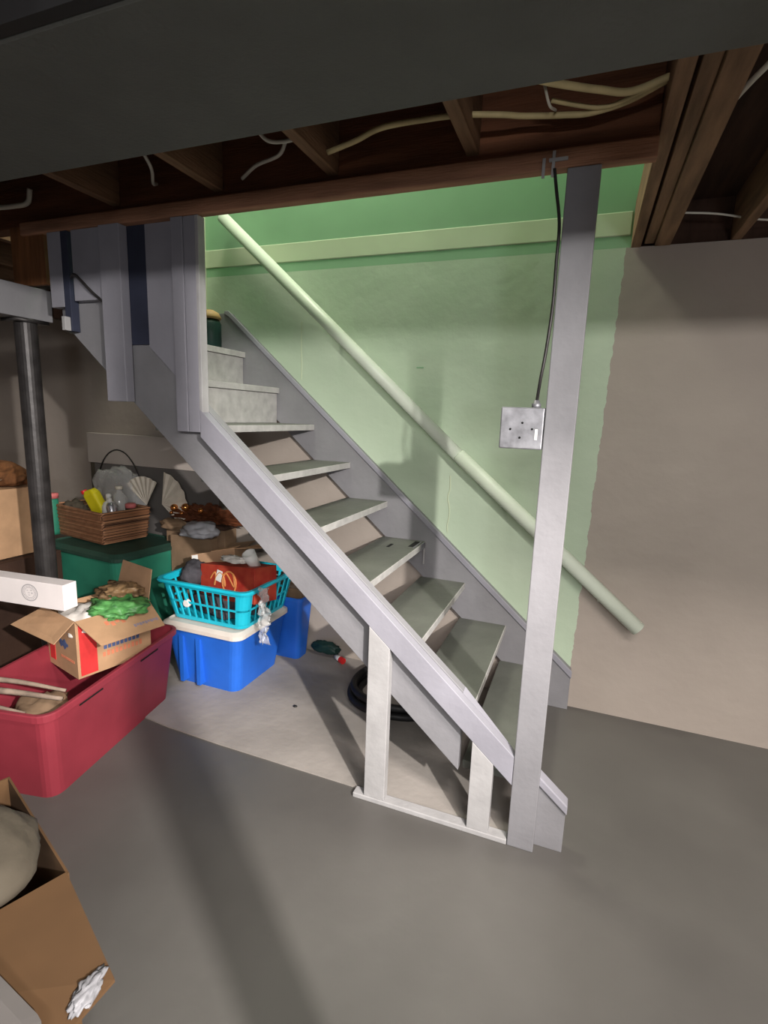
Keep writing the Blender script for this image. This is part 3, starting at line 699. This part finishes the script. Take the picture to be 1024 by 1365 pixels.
bottle('white_bottle', (-2.58, .76, zi), [(.04, 0), (.042, .02), (.042, .19), (.03, .215), (.014, .225), (.014, .24)], 'white_plastic', [(.016, .24), (.016, .265), (.01, .27)], 'white_plastic', 'small white bottle standing in the middle of the wicker basket', 'bottle')
bottle('spray_can', (-2.50, .74, zi), [(.028, 0), (.030, .01), (.030, .20), (.022, .22), (.012, .225)], 'silver', [(.013, .225), (.013, .25)], 'white_plastic', 'silver spray can leaning right in the wicker basket', 'spray can', (0, -12))
bottle('glass_bottle', (-2.60, .86, zi), [(.05, 0), (.052, .02), (.052, .19), (.045, .24), (.02, .27), (.018, .29)], 'clear', [(.021, .285), (.021, .305)], 'milky', 'clear bottle standing behind the silver spray can', 'bottle')
bottle('pink_jar', (-2.475, .83, zi), [(.03, 0), (.032, .02), (.032, .18)], 'black', [(.033, .18), (.033, .205), (.02, .21)], 'pink', 'dark jar with a pink lid at the right end of the wicker basket', 'jar')
o = link('grey_rag', crumple(.09, .05, .05, .4, 4, 31, 2.5), M['fg_dark'], smooth=True); place(o, (-2.80, .70, zi+.165), 0); tag(o, 'grey green rag draped over the left rim of the wicker basket', 'cloth')
bottle('green_jar', (-2.965, .66, ZG), [(.04, 0), (.042, .02), (.042, .22), (.036, .24)], 'green_bin', [(.044, .235), (.044, .265)], 'pink', 'green jar with a pinkish lid left of the wicker basket by the pole', 'jar')
# bag with wire hoop and milky discs behind
HP = empty('wire_hoop', (-2.72, .99, ZG)); tag(HP, 'thin dark wire hoop arching behind the wicker basket', 'wire hoop')
link('hoop_wire', tube([(.21*math.cos(a/24*PI)-.02, 0, .18+.36*math.sin(a/24*PI)) for a in range(25)], .0045, seg=8), M['dark_metal'], HP, smooth=True)
link('hoop_wire_leg', tube([(.19, 0, .18), (.19, 0, .0)], .0045, seg=8), M['dark_metal'], HP); link('hoop_wire_leg', tube([(-.23, 0, .18), (-.23, 0, .0)], .0045, seg=8), M['dark_metal'], HP)
o = link('clear_bag', crumple(.20, .045, .21, .28, 4, 41, 2.2), M['clear'], smooth=True); place(o, (-2.69, .935, ZG+.225), 0); tag(o, 'crumpled clear plastic bag inside the wire hoop', 'bag')
def fan(name, loc, r, a0, a1, deg, label):
    bm = bmesh.new(); n = 18
    c0 = bm.verts.new((0, 0, 0)); c1 = bm.verts.new((0, .004, 0)); A = []; B = []
    for i in range(n+1):
        a = math.radians(a0+(a1-a0)*i/n); w = .006*math.sin(i*2.1)
        A.append(bm.verts.new((r*math.cos(a), w-.02, r*math.sin(a)))); B.append(bm.verts.new((r*math.cos(a), w-.016, r*math.sin(a))))
    for i in range(n):
        bm.faces.new((c0, A[i+1], A[i])); bm.faces.new((c1, B[i], B[i+1])); bm.faces.new((A[i], A[i+1], B[i+1], B[i]))
    bm.faces.new((c0, A[0], B[0], c1)); bm.faces.new((c0, c1, B[n], A[n]))
    o = link(name, bm, M['milky'], smooth=False); place(o, loc, deg); tag(o, label, 'lamp shade piece')
fan('translucent_fan', (-2.34, .955, ZG+.21), .22, -35, 78, 0, 'large milky fan shaped piece right of the clear bag')
fan('translucent_fan', (-2.44, .925, ZG+.20), .19, 55, 140, 0, 'smaller milky fan shaped piece just left of the large one')

# dark box behind with copper ornaments
DB = empty('dark_storage_box', (-1.98, .945, Z0)); tag(DB, 'dark box behind the green tote with copper ornaments on top', 'box')
link('box_body', box(-.27, .185, -.055, .06, 0, .74), M['card_dark'], DB, bevel=.004)
link('box_lid', box(-.275, .19, -.058, .063, .741, .765), M['subfloor'], DB, bevel=.004)
zt = Z0+.766
o = link('foil_foliage', crumple(.23, .045, .06, .6, 5, 51, 5.0), M['brown_leaf'], smooth=False); place(o, (-1.98, .965, zt+.034), 0); tag(o, 'rust brown artificial foliage heaped on the dark box', 'foliage')
labs = ['brightest copper ball ornament on the rust brown foliage', 'copper ball just right of the brightest one', 'small copper ball low beside the brightest one', 'dark copper ball farther right on the foliage', 'tiny copper ball at the left end of the foliage']
for (x, z, r, lb_) in ((-2.21, .075, .024, 0), (-2.12, .085, .026, 1), (-2.15, .045, .014, 2), (-2.00, .075, .018, 3), (-2.235, .04, .012, 4)):
    bm = bmesh.new(); bmesh.ops.create_icosphere(bm, subdivisions=3, radius=r)
    o = link('ball_ornament', bm, M['copper'], smooth=True); o.location = (x, .925, zt+z); tag(o, labs[lb_], 'ornament')
o = link('plastic_sack', crumple(.13, .09, .055, .3, 4, 61, 1.8), M['grey_cloth'], smooth=True); place(o, (-1.95, .86, .735), 0)
o.data.materials.clear(); o.data.materials.append(mat('pale_grey_sack', (.33, .33, .36), .5, .3, 8)); tag(o, 'pale grey plastic sack beside the brown flaps behind the laundry basket', 'bag')
o = link('brown_pouch', crumple(.10, .05, .04, .3, 4, 63, 1.8), M['card_dark'], smooth=True); place(o, (-2.18, .885, .745), 0); tag(o, 'dark brown pouch below the copper ornaments', 'pouch')
# stand carrying sack and pouch: a brown carton behind the basket
BC = empty('brown_carton', (-1.95, .850, Z0)); tag(BC, 'plain dark carton between the green tote and the dark box', 'carton')
link('carton_body', box(-.20, .11, -.03, .03, 0, .695), M['card_dark'], BC)

# cartons left of the pole
LC = empty('brown_carton', (-2.96, .17, Z0+.10)); tag(LC, 'plain tan cardboard box at the left edge behind the pole', 'carton')
link('carton_body', box(-.35, .255, -.10, .28, .52, .90), M['card'], LC, bevel=.003)
link('carton_flap', slab4([(-.35, -.10, .90), (.255, -.10, .90), (.23, .05, .95), (-.35, .06, .97)], .004), M['card_dark'], LC)
SB = empty('dark_storage_box', (-2.98, .17, Z0)); tag(SB, 'dark box under the plain tan cardboard box', 'box')
link('box_body', box(-.38, .34, -.11, .29, 0, .615), M['subfloor'], SB, bevel=.004)
o = link('brown_blanket', crumple(.34, .12, .09, .25, 4, 71, 1.6), M['orange_wood'], smooth=True); place(o, (-3.02, .32, Z0+1.055), 0); tag(o, 'rust brown bundle on the tan cardboard box at the left edge', 'blanket')
# low shelf box along the wall
sh = empty('beige_board', (-2.62, 1.03, 0)); tag(sh, 'wide beige board standing against the wall behind the wire hoop', 'board')
link('board_panel', box(-.42, .75, -.02, .02, 1.08, 1.285), M['cream'], sh, bevel=.003)
link('board_support', box(-.40, -.36, -.018, .018, 0, 1.08), M['fg_dark'], sh); link('board_support', box(.69, .73, -.018, .018, 0, 1.08), M['fg_dark'], sh)
link('board_panel', box(-.36, .69, -.018, .018, .55, 1.079), M['fg_lid'], sh)

# coil under the stairs
CO = empty('rubber_hose', (-.60, .76, Z0)); tag(CO, 'coiled black rubber hose on the floor under the stairs', 'hose')
def coil(r, z, rr, ph): return tube([(r*math.cos(2*PI*i/48), r*math.sin(2*PI*i/48)*.95, z+.006*math.sin(3*2*PI*i/48+ph)) for i in range(48)], rr, seg=10, closed=True)
for r, z, ph in ((.25, .026, 0), (.235, .066, 1), (.205, .028, 2)): link('hose_loop', coil(r, z, .019, ph), M['black'], CO, smooth=True)
RP = empty('red_cap_bottle', (-1.06, .99, Z0)); tag(RP, 'tiny white tube with a red cap on the floor under the stairs', 'tube')
mt = Matrix.Rotation(PI/2, 4, 'Y') @ Matrix.Rotation(.5, 4, 'X')
link('tube_body', lathe([(.014, -.03), (.016, .0), (.016, .02)], seg=14, c=(0, 0, .02), mtx=mt), M['white_plastic'], RP, smooth=True); link('tube_cap', lathe([(.019, .02), (.019, .05)], seg=14, c=(0, 0, .02), mtx=mt), M['red'], RP)
o = link('dark_rag', crumple(.09, .035, .045, .25, 4, 81, 2), M['dkgreen'], smooth=True); place(o, (-1.15, 1.0, .07), 0); tag(o, 'dark green bundle on the floor by the wall behind the blue totes', 'bundle')
o = link('pebble', crumple(.012, .009, .006, .3, 2, 82), M['black'], smooth=True); o.location = (-1.04, .45, .010); tag(o, 'tiny dark chip on the pale concrete left of the first stud', 'debris')

# foreground clutter at the lower left
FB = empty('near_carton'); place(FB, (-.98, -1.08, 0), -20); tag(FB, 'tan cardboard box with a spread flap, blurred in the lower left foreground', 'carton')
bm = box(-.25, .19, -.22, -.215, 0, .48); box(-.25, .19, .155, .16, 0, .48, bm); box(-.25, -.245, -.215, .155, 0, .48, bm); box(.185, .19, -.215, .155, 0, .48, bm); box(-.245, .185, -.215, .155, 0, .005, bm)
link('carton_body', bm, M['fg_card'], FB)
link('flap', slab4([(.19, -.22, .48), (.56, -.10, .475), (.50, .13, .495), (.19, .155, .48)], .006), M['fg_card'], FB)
o = link('olive_bag', crumple(.15, .13, .07, .14, 4, 91, 1.2), M['fg_dark'], smooth=True); place(o, (-.93, -1.08, .52), -20); tag(o, 'dark olive canvas bag on the near tan cardboard box', 'bag')
o = link('white_cloth', crumple(.018, .034, .010, .45, 4, 93, 2.3), M['paint'], smooth=True); place(o, (-.492, -1.16, .502), 10); tag(o, 'small white cloth on the spread flap of the near cardboard box', 'cloth')  # grey colour puts the foreground shade into the white cloth
o = link('grey_cover', loft([ring(.40, .40, .05, 0), ring(.40, .40, .05, .012), ring(.36, .36, .04, .016)]), M['fg_lid']); place(o, (-.70, -1.40, .505), -8); tag(o, 'grey flat plastic cover at the very bottom left corner on the near box flap', 'cover')
